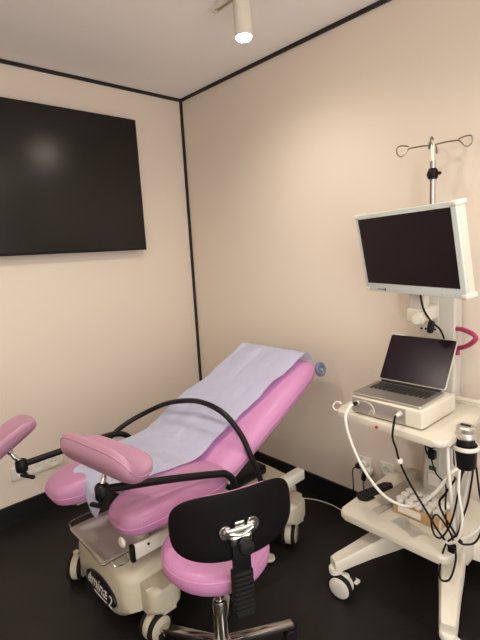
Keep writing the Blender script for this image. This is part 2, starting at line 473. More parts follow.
def leg_support(armpts, joint, ball, padargs, knob):
    bm = B(); tube(bm, armpts, .0155, 14, 6)
    arm = obj('leg_support_arm', bm, M['blackmetal'], CH)
    j = V(joint)
    bm = B(); lathe(bm, [(.012, -.032), (.024, -.030), (.027, -.022), (.027, .018), (.022, .026), (.012, .030)], j, (0, 0, 1), 24); obj('clamp', bm, M['black'], arm)
    bm = B(); k0 = V(knob); cyl(bm, j+V((0, 0, -.03)), k0+V((0, 0, .008)), .007, n=12); rbox(bm, k0, (.085, .018, .016), .006, 2, Matrix.Rotation(R(25), 3, 'Z')); obj('clamp_handle', bm, M['black'], arm)
    bmp, bpp, mt = pad_mesh(*padargs)
    pc = V(padargs[0])
    bm = B(); d = (V(ball)-j); cyl(bm, j+V((0, 0, .02)), j+d*.55, .0085, .0115, 16); cyl(bm, j+d*.55, V(ball), .0115, .007, 16); lathe(bm, [(.002, -.016), (.012, -.012), (.016, 0), (.012, .012), (.002, .016)], V(ball), d, 18); obj('post', bm, M['chrome'], CH)
    kp = obj('knee_cushion', bmp, M['knee'], CH)
    obj('piping', bpp, M['knee'], kp)
leg_support([(1.425, -.92, .42), (1.425, -.92, .50), (1.423, -.925, .565), (1.42, -.955, .605), (1.415, -1.0, .625), (1.38, -1.22, .678), (1.345, -1.44, .722), (1.34, -1.475, .728)],
            (1.338, -1.485, .725), (1.318, -1.458, .792), ((1.285, -1.442, .838), 12, -3, -26, .42, .165, .085, .050), (1.335, -1.50, .672))
leg_support([(.70, -.98, .44), (.685, -1.0, .53), (.675, -1.03, .60), (.67, -1.09, .632), (.668, -1.20, .640), (.67, -1.40, .642), (.672, -1.565, .642)],
            (.672, -1.575, .640), (.660, -1.615, .720), ((.65, -1.685, .738), 86, 31, 2, .43, .145, .068, .04), (.69, -1.56, .585))
# black mounting clamps for the arms, grab hoop over the patient
bm = B(); rbox(bm, (1.425, -.92, .405), (.05, .06, .07), .008); rbox(bm, (1.40, -.92, .385), (.05, .04, .03), .004); obj('arm_socket', bm, M['black'], CH)
bm = B(); rbox(bm, (.71, -.975, .405), (.05, .06, .08), .008); rbox(bm, (.75, -.975, .385), (.06, .04, .03), .004); obj('arm_socket', bm, M['black'], CH)
bm = B(); tube(bm, [(1.425, -.735, .40), (1.425, -.745, .45), (1.422, -.768, .54), (1.405, -.797, .636), (1.362, -.81, .728), (1.270, -.822, .806), (1.150, -.83, .833), (1.010, -.835, .822), (.835, -.855, .776), (.70, -.885, .715), (.635, -.99, .662), (.632, -1.08, .626), (.640, -1.13, .585), (.66, -1.10, .50), (.69, -1.05, .43)], .0135, 14, 6)
obj('grab_hoop', bm, M['blackmetal'], CH)
bm = B(); rbox(bm, (1.425, -.738, .425), (.048, .05, .115), .008); rbox(bm, (1.405, -.72, .385), (.04, .05, .03), .004); obj('hoop_socket', bm, M['black'], CH)
bm = B(); rbox(bm, (.70, -1.04, .42), (.06, .05, .08), .008); obj('hoop_socket', bm, M['black'], CH)

# ------------------------------------------------------------------ blue paper sheet over the chair
path = []
def addp(y, z): path.append((y, z))
def lift(y):     # height of the upholstery along the middle
    return .616
for y, z in ((-1.418, .480), (-1.415, .525), (-1.406, .570), (-1.388, .600), (-1.36, .614), (-1.29, .619), (-1.20, .621), (-1.10, .620), (-1.03, .619)): addp(y, z)
for k in range(1, 17):
    q = b0 + dirb*(.0+BL*.985*k/16) + nrb*.020
    addp(q.y, q.z)
hd = b0 + dirb*BL
for d, n_ in ((.012, .005), (.018, -.02), (.019, -.06)):
    q = hd+dirb*d+nrb*n_; addp(q.y, q.z)
S = []
tot = 0
for i, (y, z) in enumerate(path):
    if i: tot += math.hypot(y-path[i-1][0], z-path[i-1][1])
    S.append(tot)
def at(s):
    for i in range(len(S)-1):
        if S[i+1] >= s or i == len(S)-2:
            t = (s-S[i])/(S[i+1]-S[i]); return path[i][0]+t*(path[i+1][0]-path[i][0]), path[i][1]+t*(path[i+1][1]-path[i][1])
from mathutils import noise
def nz(a, b, c=0.): return noise.noise(V((a, b, c)))
NU, NV = 56, 110
bm = B(); g = {}
for j in range(NV+1):
    s = tot*j/NV; y, z = at(s); f = s/tot
    # right edge wanders, left edge hangs over the side
    if f < .14: xr = 1.19
    elif f < .36: xr = 1.19+.045*((f-.14)/.22)
    else: xr = 1.235+.085*((f-.36)/.64)**1.3
    xr += .010*nz(f*9, 3.1)+.006*nz(f*23, 8.)
    xl = .875-(.875-.765)*min(1, max(0, f-.03)/.22)
    over = 0. if f < .2 else (.085*min(1, (f-.2)/.1) if f < .50 else .085*max(0, 1-(f-.50)/.18))
    if f > .55: xl += .045*min(1, (f-.55)/.3)
    total_w = (xr-xl)+over
    nrm = nrb if f > .40 else V((0, 0, 1))
    for i in range(NU+1):
        w = i/NU*total_w                      # distance from the right edge
        x = xr-w; dz = 0
        edge = .750
        if x < edge:
            dd = edge-x; x = edge-.012*min(1, dd/.02)-.03*dd; dz = -max(0, dd-.004)
        wr = 1.5*abs(.006*nz(x*7, s*6, 1.))+.0045*nz(x*17, s*13, 5.)+.006*math.sin(s*16+nz(x*3, s*2, 9.)*5)*abs(nz(x*2, s*3, 4.))
        wr += .0055
        zz = z
        if z < .613 and f < .2:
            hang = max(0., min(1., (x-.86)/.18))*(1 if x < 1.09 else max(.0, 1-(x-1.09)/.10))
            zz = .613-(.613-z)*hang*.95; 
        cut = max(0., 1-((x-1.08)/.075)**2)*max(0., min(1., (-1.10-y)/.16))      # sinks a little between the thigh cushions
        p = V((x, y, zz+dz-.022*cut)) + nrm*wr
        if f > .40 and i > 0: pass
        # crease lines where it had been folded
        p += nrm*(-.0022*math.exp(-((x-1.0)/.006)**2) - .0018*math.exp(-((f-.55)/.006)**2))
        # curl at right border of the back
        if f > .45: p += nrm*(.012*max(0, 1-w/.03)**2*max(0, math.sin(f*26+1)))
        g[i, j] = bm.verts.new(p)
for i in range(NU):
    for j in range(NV): bm.faces.new((g[i, j], g[i+1, j], g[i+1, j+1], g[i, j+1]))
bmesh.ops.solidify(bm, geom=bm.faces[:], thickness=-.0012)
tag(obj('bed_sheet', bm, M['sheet'], sharp=80, origin=(1.0, -1.0, .6)), 'pale blue disposable sheet draped over the pink reclined chair', 'sheet')

# ------------------------------------------------------------------ stool
sc_ = V((1.617, -1.195, 0))
ST = thing('swivel_stool', sc_, 'pink wheeled stool with black curved backrest and chrome base', 'stool')
bm = B(); lathe(bm, [(.01, .428), (.165, .428), (.188, .434), (.200, .452), (.202, .470), (.199, .488), (.188, .501), (.170, .508), (.10, .513), (.01, .514)], sc_, n=56); se = obj('seat', bm, M['pink'], ST)
bm = B(); lathe(bm, [(.1985, .486), (.2015, .489), (.1975, .492)], sc_, n=56, cap=False); obj('piping', bm, M['piping'], se)
bm = B(); lathe(bm, [(.02, .412), (.15, .412), (.16, .426), (.02, .4275)], sc_, n=36); obj('seat_plate', bm, M['black'], ST)
bm = B(); lathe(bm, [(.017, .22), (.017, .412)], sc_, n=24); lathe(bm, [(.027, .08), (.028, .09), (.028, .25), (.024, .262), (.018, .264)], sc_, n=28); obj('gas_column', bm, M['chrome'], ST)
bm = B(); lathe(bm, [(.01, .045), (.042, .048), (.046, .06), (.042, .082), (.032, .094), (.028, .096)], sc_, n=28); obj('hub', bm, M['chrome'], ST)
for k in range(5):
    a = R(63+72*k); d = V((math.cos(a), math.sin(a), 0))
    bm = B()
    rot = Matrix.Rotation(a, 3, 'Z')
    rbox(bm, sc_+d*.165+V((0, 0, .070)), (.27, .034, .024), .005, 2, rot @ Matrix.Rotation(R(3), 3, 'Y'))
    lg = obj('leg', bm, M['chrome'], ST)
    e = sc_+d*.30
    bm = B(); rbox(bm, e+V((0, 0, .066)), (.012, .036, .028), .002, 1, rot); obj('end_cap', bm, M['black'], lg)
    e = sc_+d*.28
    bm = B(); cyl(bm, e+V((0, 0, .045)), e+V((0, 0, .062)), .006, n=12)
    rbox(bm, e+V((0, 0, .053)), (.034, .020, .012), .003, 1, rot)
    ct = obj('caster', bm, M['black'], ST)
    for s in (-1, 1):
        c = e+V((0, 0, .0265))+Matrix.Rotation(a, 3, 'Z') @ V((0, .0145*s, 0))
        bm = B(); lathe(bm, [(.006, -.010), (.022, -.010), (.0258, -.006), (.0258, .006), (.022, .010), (.006, .010)], c, Matrix.Rotation(a, 3, 'Z') @ V((0, 1, 0)), 24); obj('wheel', bm, M['rubber'], ct)
# back shell: wide kidney plate curved round the seat
nrm = V((.93, -.36, 0)).normalized(); tan = V((.36, .93, 0)).normalized()
bc = V((1.842, -1.270, .712))
def shell_pt(u, v, off):
    """u across (-1..1), v up (-1..1)"""
    n = 3.2
    m = max(abs(u), abs(v)); 
    if m > 1e-9:
        a, b = abs(u)/m, abs(v)/m; s = 1/((a**n+b**n)**(1/n))
    else: s = 1
    x, z = u*s*.212, v*s*.110
    z += (.012 if v > 0 else .020)*(x/.212)**2*(1 if v > 0 else .6)      # top edge dips in the middle
    bow = .045*(x/.212)**2
    return bc + tan*x + V((0, 0, z)) - nrm*(bow + .10*z) + nrm*off
def shell(th0, th1, sc=1.):
    bm = B(); gr = [{}, {}]
    N1, N2 = 36, 20
    for i in range(N1+1):
        for j in range(N2+1):
            u, v = math.sin((i/N1*2-1)*PI/2), math.sin((j/N2*2-1)*PI/2)
            m = max(abs(u), abs(v)); t = max(0., 1-m**8)**.45
            gr[0][i, j] = bm.verts.new(shell_pt(u*sc, v*sc, th0*t))
            gr[1][i, j] = gr[0][i, j] if m > 1-1e-9 else bm.verts.new(shell_pt(u*sc, v*sc, th1*t))
    for d in gr:
        for i in range(N1):
            for j in range(N2): bm.faces.new((d[i, j], d[i+1, j], d[i+1, j+1], d[i, j+1]))
    done(bm)
    return bm
bk = obj('backrest', shell(.008, -.004), M['blackshell'], ST)
bm = shell(-.003, -.045, .93); obj('back_cushion', bm, M['pink'], bk)
# chrome bracket, knob, arm and bellows
def bp(x, z, off): return bc + tan*x + V((0, 0, z)) + nrm*off
rotb = Matrix((tan, -nrm, V((0, 0, 1)))).transposed()
bm = B()
for s in (-1, 1):
    lathe(bm, [(.003, .013), (.021, .013), (.0235, .009), (.0235, .001), (.003, .001)], bp(.046*s, -.006+.004*s, .004), nrm, 20)
    lathe(bm, [(.002, .020), (.007, .020), (.008, .013), (.002, .012)], bp(.046*s, -.006+.004*s, .004), nrm, 12)
rbox(bm, bp(0, -.012, .016), (.098, .020, .034), .006, 3, rotb)
rbox(bm, bp(0, -.036, .020), (.076, .026, .042), .012, 3, rotb)
rbox(bm, bp(0, .012, .014), (.034, .016, .022), .004, 2, rotb)
tube(bm, [bp(-.040, -.006, .030), bp(0, -.014, .036), bp(.040, -.002, .030)], .0055, 10, 5)
obj('bracket', bm, M['chrome'], ST)
bm = B(); kp = bp(.008, -.053, .040)
lathe(bm, [(.006, -.012), (.012, -.004), (.024, -.004), (.026, .0), (.026, .014), (.022, .018), (.004, .020)], kp, nrm+V((0, 0, .15)), 18); obj('adjusting_knob', bm, M['black'], ST)
bm = B(); rbox(bm, bp(0, -.115, .016), (.062, .016, .15), .004, 2, rotb)
a0 = bp(0, -.30, .010)
rbox(bm, (a0+V((sc_.x, sc_.y, a0.z)))*.5, ((a0-sc_).to_2d().length, .036, .012), .003, 1, Matrix.Rotation(math.atan2(a0.y-sc_.y, a0.x-sc_.x), 3, 'Z'))
obj('back_arm', bm, M['black'], ST)
bm = B()
for k in range(9):
    z = -.150-.0165*k
    w = .054
    for q, zz in ((w*.86, z), (w, z-.005), (w, z-.010), (w*.86, z-.015)):
        pass
    rings = []
    for sc2, zz in ((.80, 0), (1, -.004), (1, -.010), (.80, -.0145)):
        rings.append([bm.verts.new(bp(x*sc2, z+zz, .012+yy*sc2)) for x, yy in rrect(.070, .042, .010, 3)])
    ring_faces(bm, rings)
rbox(bm, bp(0, -.302, .010), (.064, .044, .018), .006, 2, rotb)
obj('bellows', bm, M['rubber'], ST)

# ------------------------------------------------------------------ medical cart
CT = thing('medical_cart', (1.96, -.32, 0), 'off-white wheeled medical cart with column, worktop and lower shelf', 'medical cart')
hub = V((2.03, -.25, 0))
bm = B()
extrude(bm, rrect(.32, .24, .06), .105, place((hub.x, hub.y, .205)), .02)
obj('base_hub', bm, M['cart'], CT)
ends = [V((1.737, -.615, 0)), V((2.238, -.618, 0)), V((1.75, -.085, 0)), V((2.32, -.10, 0))]
starts = [V((1.945, -.25, 0)), V((2.105, -.25, 0)), V((1.95, -.23, 0)), V((2.11, -.23, 0))]
for e, st_ in zip(ends, starts):
    d = (e-st_); d.normalize(); L_ = (e-st_).length
    side = V((-d.y, d.x, 0))
    bm = B(); rings = []
    for f, w, z0, z1 in ((.05, .055, .21, .30), (.35, .050, .185, .272), (.62, .041, .165, .232), (.85, .035, .142, .198), (.97, .033, .130, .182), (1.03, .028, .130, .172)):
        c = st_+d*(L_*f)
        rings.append([bm.verts.new(c+side*(x*w)+V((0, 0, z0+(z1-z0)*zz))) for x, zz in ((-1, 0), (-1, .78), (-.78, 1), (.78, 1), (1, .78), (1, 0))])
    ring_faces(bm, rings); 
    lg = obj('leg', bm, M['cart'], CT, sharp=45)
    # twin-wheel castor under the leg end
    front = e.y < -.4
    a = R(98 if e.x < 2 else 70)
    w0 = e + (V((.028, .010, 0)) if front else V((0, .0, 0)))
    bm = B(); lathe(bm, [(.012, .105), (.030, .108), (.032, .125), (.028, .134), (.012, .134)], V((e.x, e.y, 0)), n=20)
    axd = V((math.cos(a), math.sin(a), 0))
    rbox(bm, w0+V((0, 0, .092)), (.046, .06, .036), .012, 3, Matrix.Rotation(a, 3, 'Z'))
    cs = obj('caster', bm, M['white'], CT)
    for s in (-1, 1):
        c = w0+V((0, 0, .057))+axd*(.025*s)
        bm = B(); lathe(bm, [(.046, -.012), (.054, -.011), (.0565, -.008), (.0565, .008), (.054, .011), (.046, .012)], c, axd, 36); obj('tire', bm, M['rubber'], cs)
        bm = B(); lathe(bm, [(.006, -.0145), (.042, -.015), (.0485, -.0115), (.0485, .0115), (.042, .015), (.006, .0145)], c, axd, 36); obj('wheel_disc', bm, M['white'], cs)
    if front:
        bm = B(); rbox(bm, w0+V((.045, .035, .075)), (.035, .03, .012), .004, 2); obj('brake_lever', bm, M['white'], cs)
# lower shelf
def plank(x0, x1, y0, y1, r): return [((x0+x1)/2+x, (y0+y1)/2+y) for x, y in rrect(x1-x0, y1-y0, r, 6)]
bm = B(); extrude(bm, plank(1.705, 2.200, -.543, -.055, .035), .032, place((0, 0, .330)), .009); sh = obj('lower_shelf', bm, M['cart'], CT)
bm = B(); extrude(bm, plank(1.78, 2.18, -.45, -.09, .08), .05, place((0, 0, .285)), .015); obj('shelf_apron', bm, M['cart'], CT)
# column with socket panel
bm = B(); extrude(bm, plank(1.893, 2.040, -.100, -.018, .012), 1.01, place((0, 0, .3625)), .006); cl = obj('column', bm, M['cartgrey'], CT)
bm = B(); rbox(bm, (1.944, -.102, .552), (.072, .006, .19), .002, 1); sp = obj('socket_panel', bm, M['cartgrey'], cl)
bm = B(); rbox(bm, (1.948, -.107, .482), (.034, .006, .022), .002, 1); obj('power_switch', bm, M['green'], sp)
bm = B(); rbox(bm, (1.948, -.101, .42), (.050, .003, .06), .001, 1); obj('label_plate', bm, M['white'], sp)
bm = B(); rbox(bm, (1.925, -.106, 1.245), (.088, .010, .19), .003); pl = obj('mount_plate', bm, M['cartgrey'], cl)
for k in range(4):
    bm = B(); cyl(bm, (1.892+.021*k, -.116, 1.165), (1.892+.021*k, -.110, 1.165), .005, n=10); obj('screw', bm, M['black'], pl)
bm = B(); rbox(bm, (1.938, -.195, 1.250), (.074, .170, .062), .010, 3); ar = obj('monitor_arm', bm, M['cart'], CT)
bm = B(); lathe(bm, [(.004, 0), (.024, .0), (.027, .004), (.027, .03), (.023, .036), (.020, .046), (.004, .047)], (1.966, -.2805, 1.242), (0.1, -1, 0), 24); obj('tilt_knob', bm, M['cart'], ar)
bm = B(); rbox(bm, (1.938, -.235, 1.36), (.075, .05, .17), .010, 3); obj('monitor_bracket', bm, M['cartgrey'], CT)
# worktop
bm = B()
pts = plank(1.690, 2.200, -.585, -.110, .045)
pts = [(x, y + (.048 if y < -.35 else 0.)*(2.2-x)/.51) for x, y in pts]
extrude(bm, pts, .026, place((0, 0, .819)), .010, 4); wt = obj('worktop', bm, M['cart'], CT)
bm = B(); rbox(bm, (1.96, -.26, .808), (.40, .30, .020), .006); obj('worktop_support', bm, M['cartgrey'], CT)
bm = B(); tube(bm, [(2.06, -.124, .862), (2.14, -.124, .864), (2.24, -.126, .862), (2.28, -.135, .857), (2.285, -.16, .845)], .012, 12, 5); rbox(bm, (2.12, -.124, .851), (.10, .018, .014), .004); obj('rear_rail', bm, M['cart'], CT)
bm = B(); tube(bm, [(1.698, -.50, .832), (1.680, -.51, .832), (1.668, -.508, .846), (1.674, -.50, .862), (1.690, -.495, .868), (1.705, -.495, .862)], .0042, 10, 6); obj('cable_hook', bm, M['white'], CT)
bm = B(); cyl(bm, (1.918, -.557, .829), (1.918, -.5645, .829), .0060, n=16); mk = obj('maker_mark', bm, M['red'], wt); mk['label'] = 'small red round mark on worktop edge'
# probe holder on the right side of the worktop
hc = V((2.222, -.450, 0))
bm = B(); lathe(bm, [(.030, .722), (.036, .716), (.040, .724), (.041, .797), (.038, .798), (.036, .782), (.030, .772)], hc, n=32); ho = obj('probe_holder', bm, M['black'], CT)
bm = B(); lathe(bm, [(.042, .790), (.049, .792), (.051, .800), (.048, .807), (.042, .806)], hc, n=32, cap=False); rbox(bm, (2.190, -.450, .803), (.04, .04, .010), .003); obj('holder_ring', bm, M['white'], ho)

# ------------------------------------------------------------------ hand piece standing in the holder
t = thing('camera_handpiece', (hc.x, hc.y, .774), 'black and silver camera handpiece standing in the cart holder', 'handpiece')
bm = B(); lathe(bm, [(.012, .774), (.028, .777), (.032, .787), (.0335, .822), (.030, .837), (.010, .838)], hc, n=28); obj('grip', bm, M['black'], t)
bm = B(); lathe(bm, [(.0305, .830), (.036, .834), (.037, .844), (.031, .856), (.033, .862), (.033, .874), (.028, .880), (.006, .8805)], hc, n=28); obj('silver_collar', bm, M['alu'], t)
bm = B(); rbox(bm, (hc.x, hc.y, .882), (.036, .012, .004), .0015, 1); obj('lens_slot', bm, M['black'], t)

# ------------------------------------------------------------------ IV pole
t = thing('iv_pole', (1.921, -.075, 1.3735), 'chrome drip pole with four hooks rising behind the monitor', 'drip pole')
ip = V((1.921, -.075, .012))
bm = B(); lathe(bm, [(.0125, 1.361), (.0125, 1.83)], ip, n=20); obj('pole', bm, M['chrome'], t)
bm = B(); lathe(bm, [(.009, 1.83), (.009, 1.972), (.006, 1.978)], ip, n=20); obj('inner_pole', bm, M['steel'], t)
bm = B(); lathe(bm, [(.010, 1.822), (.020, 1.826), (.024, 1.838), (.026, 1.846), (.020, 1.862), (.016, 1.870), (.010, 1.872)], ip, n=20); rbox(bm, (1.944, -.075, 1.858), (.03, .016, .014), .005); obj('height_knob', bm, M['black'], t)
bm = B(); lathe(bm, [(.0095, 1.868), (.0125, 1.870), (.0125, 1.90), (.0095, 1.902)], ip, n=20); obj('collar', bm, M['chrome'], t)
for ang in (12, 102, 192, 282):
    a = R(ang); d = V((math.cos(a), math.sin(a), 0)); s = V((-d.y, d.x, 0)); c = ip+V((0, 0, 1.968))
    ln = 1.0 if ang in (12, 192) else .62
    bm = B()
    tube(bm, [c, c+d*.04*ln+V((0, 0, .004)), c+d*.08*ln+V((0, 0, .004)), c+d*.105*ln+V((0, 0, .001)), c+d*.125*ln+V((0, 0, -.022)), c+d*.140*ln+s*.006+V((0, 0, -.026)), c+d*.153*ln+s*.01+V((0, 0, -.010)), c+d*.150*ln+s*.012+V((0, 0, .014)), c+d*.128*ln+s*.014+V((0, 0, .018)), c+d*.10*ln+s*.014+V((0, 0, .010))], .0031, 8, 5)
    obj('hook', bm, M['darksteel'], t)

# ------------------------------------------------------------------ monitor
mc = V((1.921, -.340, 1.523)); yaw, tl = -.378, .185
r_ = V((math.cos(yaw), math.sin(yaw), 0)); n0 = V((math.sin(yaw), -math.cos(yaw), 0))
u_ = V((0, 0, 1))*math.cos(tl)+n0*math.sin(tl); n_ = r_.cross(u_)
mm = Matrix.Translation(mc) @ Matrix((r_, u_, n_)).transposed().to_4x4()     # x right, y up, z to the viewer
MO = thing('medical_monitor', mc, 'medical display with pale mint bezel, dark screen, mounted above the laptop', 'monitor')
MW, MH = .585, .358
bm = B(); extrude(bm, rrect(MW, MH, .006, 3), .012, mm @ Matrix.Translation((0, 0, -.012)), .003, 2); obj('bezel', bm, M['mint'], MO)
bm = B(); extrude(bm, rrect(MW-.004, MH-.004, .010, 4), .040, mm @ Matrix.Translation((0, 0, -.0525)), .010, 3); rb = obj('rear_housing', bm, M['moncream'], MO)
bm = B(); extrude(bm, rrect(.36, .22, .02, 4), .012, mm @ Matrix.Translation((0, -.03, -.0645)), .004, 2); obj('vesa_plate', bm, M['moncream'], MO)
bm = B(); rbox(bm, (0, 0, 0), (MW-.046, MH-.058, .0016), .0005, 1); bmesh.ops.transform(bm, matrix=mm @ Matrix.Translation((0, .010, .0006)), verts=bm.verts); obj('screen', bm, M['screen'], MO)
bm = B()
for sx in (-1, 1):
    for sy in (-1, 1):
        b2 = B(); rbox(b2, (0, 0, 0), (.030, .020, .058), .006, 3); bmesh.ops.transform(b2, matrix=mm @ Matrix.Translation((sx*(MW/2-.012), sy*(MH/2-.008), -.0255)), verts=b2.verts)
        obj('corner_bumper', b2, M['white'], MO)
bm.free()
bm = B(); cyl(bm, mm @ V((-.155, -MH/2+.011, -.0002)), mm @ V((-.155, -MH/2+.011, .0009)), .006, n=14)
for k in range(4):
    q = [mm @ V((-.205+.011*k+dx, -MH/2+.011+dy, .0005)) for dx, dy in ((0, -.0025), (.008, -.0025), (.008, .0025), (0, .0025))]
    bm.faces.new([bm.verts.new(p) for p in q])
done(bm); obj('brand_mark', bm, M['darkmark'], MO)
bm = B()
for k in range(5): cyl(bm, mm @ V((.16+.02*k, -MH/2+.011, -.0002)), mm @ V((.16+.02*k, -MH/2+.011, .0006)), .0025, n=10)
obj('control_button', bm, M['cartgrey'], MO)

bm = B(); tube(bm, [(1.962, -.273, 1.345), (1.975, -.290, 1.315), (1.988, -.290, 1.275), (2.006, -.26, 1.225), (2.018, -.205, 1.185), (2.014, -.148, 1.12), (2.0, -.118, 1.05)], .0045, 8, 6)
t = obj('video_cable', bm, M['black'], origin=(2.0, -.14, 1.05)); tag(t, 'black cable running down from the back of the monitor', 'cable')
bm = B(); lathe(bm, [(.004, -.03), (.013, -.026), (.015, 0), (.013, .022), (.004, .026)], (2.000, -.255, 1.205), (.15, 0, 1), 16); obj('plug', bm, M['black'], t)

# magenta hose loop by the column
bm = B(); tube(bm, [(2.040, -.085, 1.172), (2.075, -.10, 1.172), (2.118, -.12, 1.163), (2.136, -.128, 1.150), (2.132, -.128, 1.136), (2.110, -.120, 1.114), (2.080, -.108, 1.097), (2.058, -.100, 1.088), (2.048, -.095, 1.076), (2.049, -.092, 1.055)], .0105, 14, 8)
t = obj('hose_loop', bm, M['magenta'], origin=(2.04, -.085, 1.17)); tag(t, 'magenta hose loop sticking out beside the cart column', 'hose')

# ------------------------------------------------------------------ processor box on the worktop
bx = V((1.938, -.380, .8455)); ba = R(-2)
mb = Matrix.Translation(bx) @ Matrix.Rotation(ba, 4, 'Z')
BXW, BXD, BXH = .324, .284, .076
PB = thing('video_processor', bx, 'silver video processor box on the worktop under the laptop', 'video processor')
bm = B(); rbox(bm, (0, 0, BXH/2+.004), (BXW, BXD, BXH), .010, 3); bmesh.ops.transform(bm, matrix=mb, verts=bm.verts); obj('case', bm, M['cart'], PB)
bm = B(); rbox(bm, (-.032, -BXD/2-.001, BXH/2+.004), (.248, .006, BXH-.014), .002, 2); bmesh.ops.transform(bm, matrix=mb, verts=bm.verts); fp = obj('front_panel', bm, M['silver'], PB)
bm = B()
for s in (-1, 1):
    for q in (-1, 1): lathe(bm, [(.010, 0), (.012, 0), (.012, .004), (.010, .0045)], mb @ V((s*(BXW/2-.03), q*(BXD/2-.03), 0)), n=14)
obj('foot', bm, M['rubber'], PB)
for x, z in ((-.128, .052), (.070, .052)):
    bm = B(); lathe(bm, [(.004, 0), (.010, 0), (.011, .003), (.009, .006), (.004, .006)], mb @ V((x, -BXD/2-.004, z)), Matrix.Rotation(ba, 3, 'Z') @ V((0, -1, 0)), 18); obj('socket', bm, M['cartgrey'], PB)
bm = B()
tube(bm, [mb @ V(q) for q in ((-.120, -BXD/2-.0048, .062), (-.085, -BXD/2-.0048, .066), (-.057, -BXD/2-.0048, .055), (-.045, -BXD/2-.0048, .034), (-.049, -BXD/2-.0048, .020))], .0012, 6, 6)
tube(bm, [mb @ V(q) for q in ((-.070, -BXD/2-.0048, .016), (-.058, -BXD/2-.0048, .036), (-.047, -BXD/2-.0048, .018))], .0013, 6, 4)
obj('emblem', bm, M['letter'], fp)
bm = B(); cyl(bm, mb @ V((BXW/2-.001, -.03, .045)), mb @ V((BXW/2+.0015, -.03, .045)), .004, n=12); cyl(bm, mb @ V((BXW/2-.001, .085, .04)), mb @ V((BXW/2+.003, .085, .04)), .007, n=14); obj('side_screw', bm, M['steel'], PB)

# ------------------------------------------------------------------ laptop
LPZ = .8455+BXH+.0045
lb = V((1.926, -.404, LPZ)); la = R(0)
ml = Matrix.Translation(lb) @ Matrix.Rotation(la, 4, 'Z')
LP = thing('laptop', lb, 'open aluminium laptop with black display on the silver box', 'laptop')
LW, LD = .308, .222
bm = B(); extrude(bm, rrect(LW, LD, .012, 4), .011, ml @ Matrix.Translation((0, 0, .0)), .003, 2); obj('base', bm, M['alu'], LP)
bm = B(); rbox(bm, (0, 0, .0112), (LW-.008, LD-.008, .0008), 0); bmesh.ops.transform(bm, matrix=ml, verts=bm.verts); obj('deck', bm, M['aludark'], LP)
bm = B()
kw = .0175
for r in range(6):
    y = .083-.0175*r
    if r == 5:
        xk = -.128
        for w in (.016, .016, .016, .020, .094, .020, .016, .016, .016):
            rbox(bm, (xk+w/2, y, .0124), (w-.0025, .0145, .0016), .0005, 1); xk += w+.0035
    else:
        for c in range(14):
            rbox(bm, (-.1215+.0187*c, y, .0124), (.0162, .0145 if r else .009, .0016), .0005, 1)
bmesh.ops.transform(bm, matrix=ml, verts=bm.verts); obj('keyboard', bm, M['key'], LP)
bm = B(); rbox(bm, (0, -.063, .0117), (.125, .072, .0006), 0); bmesh.ops.transform(bm, matrix=ml, verts=bm.verts); obj('trackpad', bm, M['aludark'], LP)
hy = LD/2-.004
tilt = R(32)
mlid = ml @ Matrix.Translation((0, hy+.004, .013)) @ Matrix.Rotation(-tilt, 4, 'X') @ Matrix.Rotation(R(90), 4, 'X')   # x right, y up the lid, z to the viewer
bm = B(); extrude(bm, [(x, y+.1195) for x, y in rrect(LW, .229, .012, 4)], .006, mlid @ Matrix.Translation((0, 0, -.006)), .002, 2); ld = obj('lid', bm, M['alu'], LP)
bm = B(); extrude(bm, [(x, y+.1205) for x, y in rrect(LW-.008, .219, .009, 4)], .0008, mlid, 0); obj('display', bm, M['screen'], ld)
bm = B(); cyl(bm, ml @ V((-.135, hy+.002, .0115)), ml @ V((.135, hy+.002, .0115)), .0085, n=14); obj('hinge', bm, M['black'], LP)

# ------------------------------------------------------------------ things on the lower shelf
SZ = .3625
# cardboard tray of white-capped vials
cbx = V((2.000, -.318, SZ)); cr = R(-1)
CBX = thing('cardboard_tray', cbx, 'shallow cardboard tray with white label holding capped vials', 'cardboard box')
mcb = Matrix.Translation(cbx) @ Matrix.Rotation(cr, 4, 'Z')
bm = B(); w, d, h = .215, .132, .052
for c, s in (((0, 0, .0015), (w, d, .003)), ((0, -d/2+.0015, h/2), (w, .003, h)), ((0, d/2-.0015, h/2), (w, .003, h)), ((-w/2+.0015, 0, h/2), (.003, d, h)), ((w/2-.0015, 0, h/2), (.003, d, h))): rbox(bm, c, s, 0)
bmesh.ops.transform(bm, matrix=mcb, verts=bm.verts); obj('box', bm, M['card'], CBX, smooth=False)
bm = B(); rbox(bm, (-.03, -d/2-.0006, .027), (.105, .0008, .032), 0); bmesh.ops.transform(bm, matrix=mcb, verts=bm.verts); obj('white_label', bm, M['paper'], CBX, smooth=False)
first = None
for i in range(5):
    for j in range(3):
        p = mcb @ V((-.0835+.0418*i, -.0415+.0415*j, .0032))
        if first is None:
            first = thing('capped_vial', p, 'small vial with round white cap standing in the cardboard tray', 'vial', 'white capped vials in the cardboard tray')
            bm = B(); lathe(bm, [(.004, 0), (.0165, 0), (.018, .003), (.018, .040), (.015, .044)], p, n=18); obj('glass', bm, M['cartgrey'], first)
            bm = B(); lathe(bm, [(.0185, .0445), (.0195, .046), (.0195, .062), (.018, .065), (.006, .0655)], p, n=20); obj('cap', bm, M['cap'], first)
        else:
            c = copy_tree(first); c.location = p + V((random.uniform(-.0008, .0008), random.uniform(-.0008, .0008), 0))
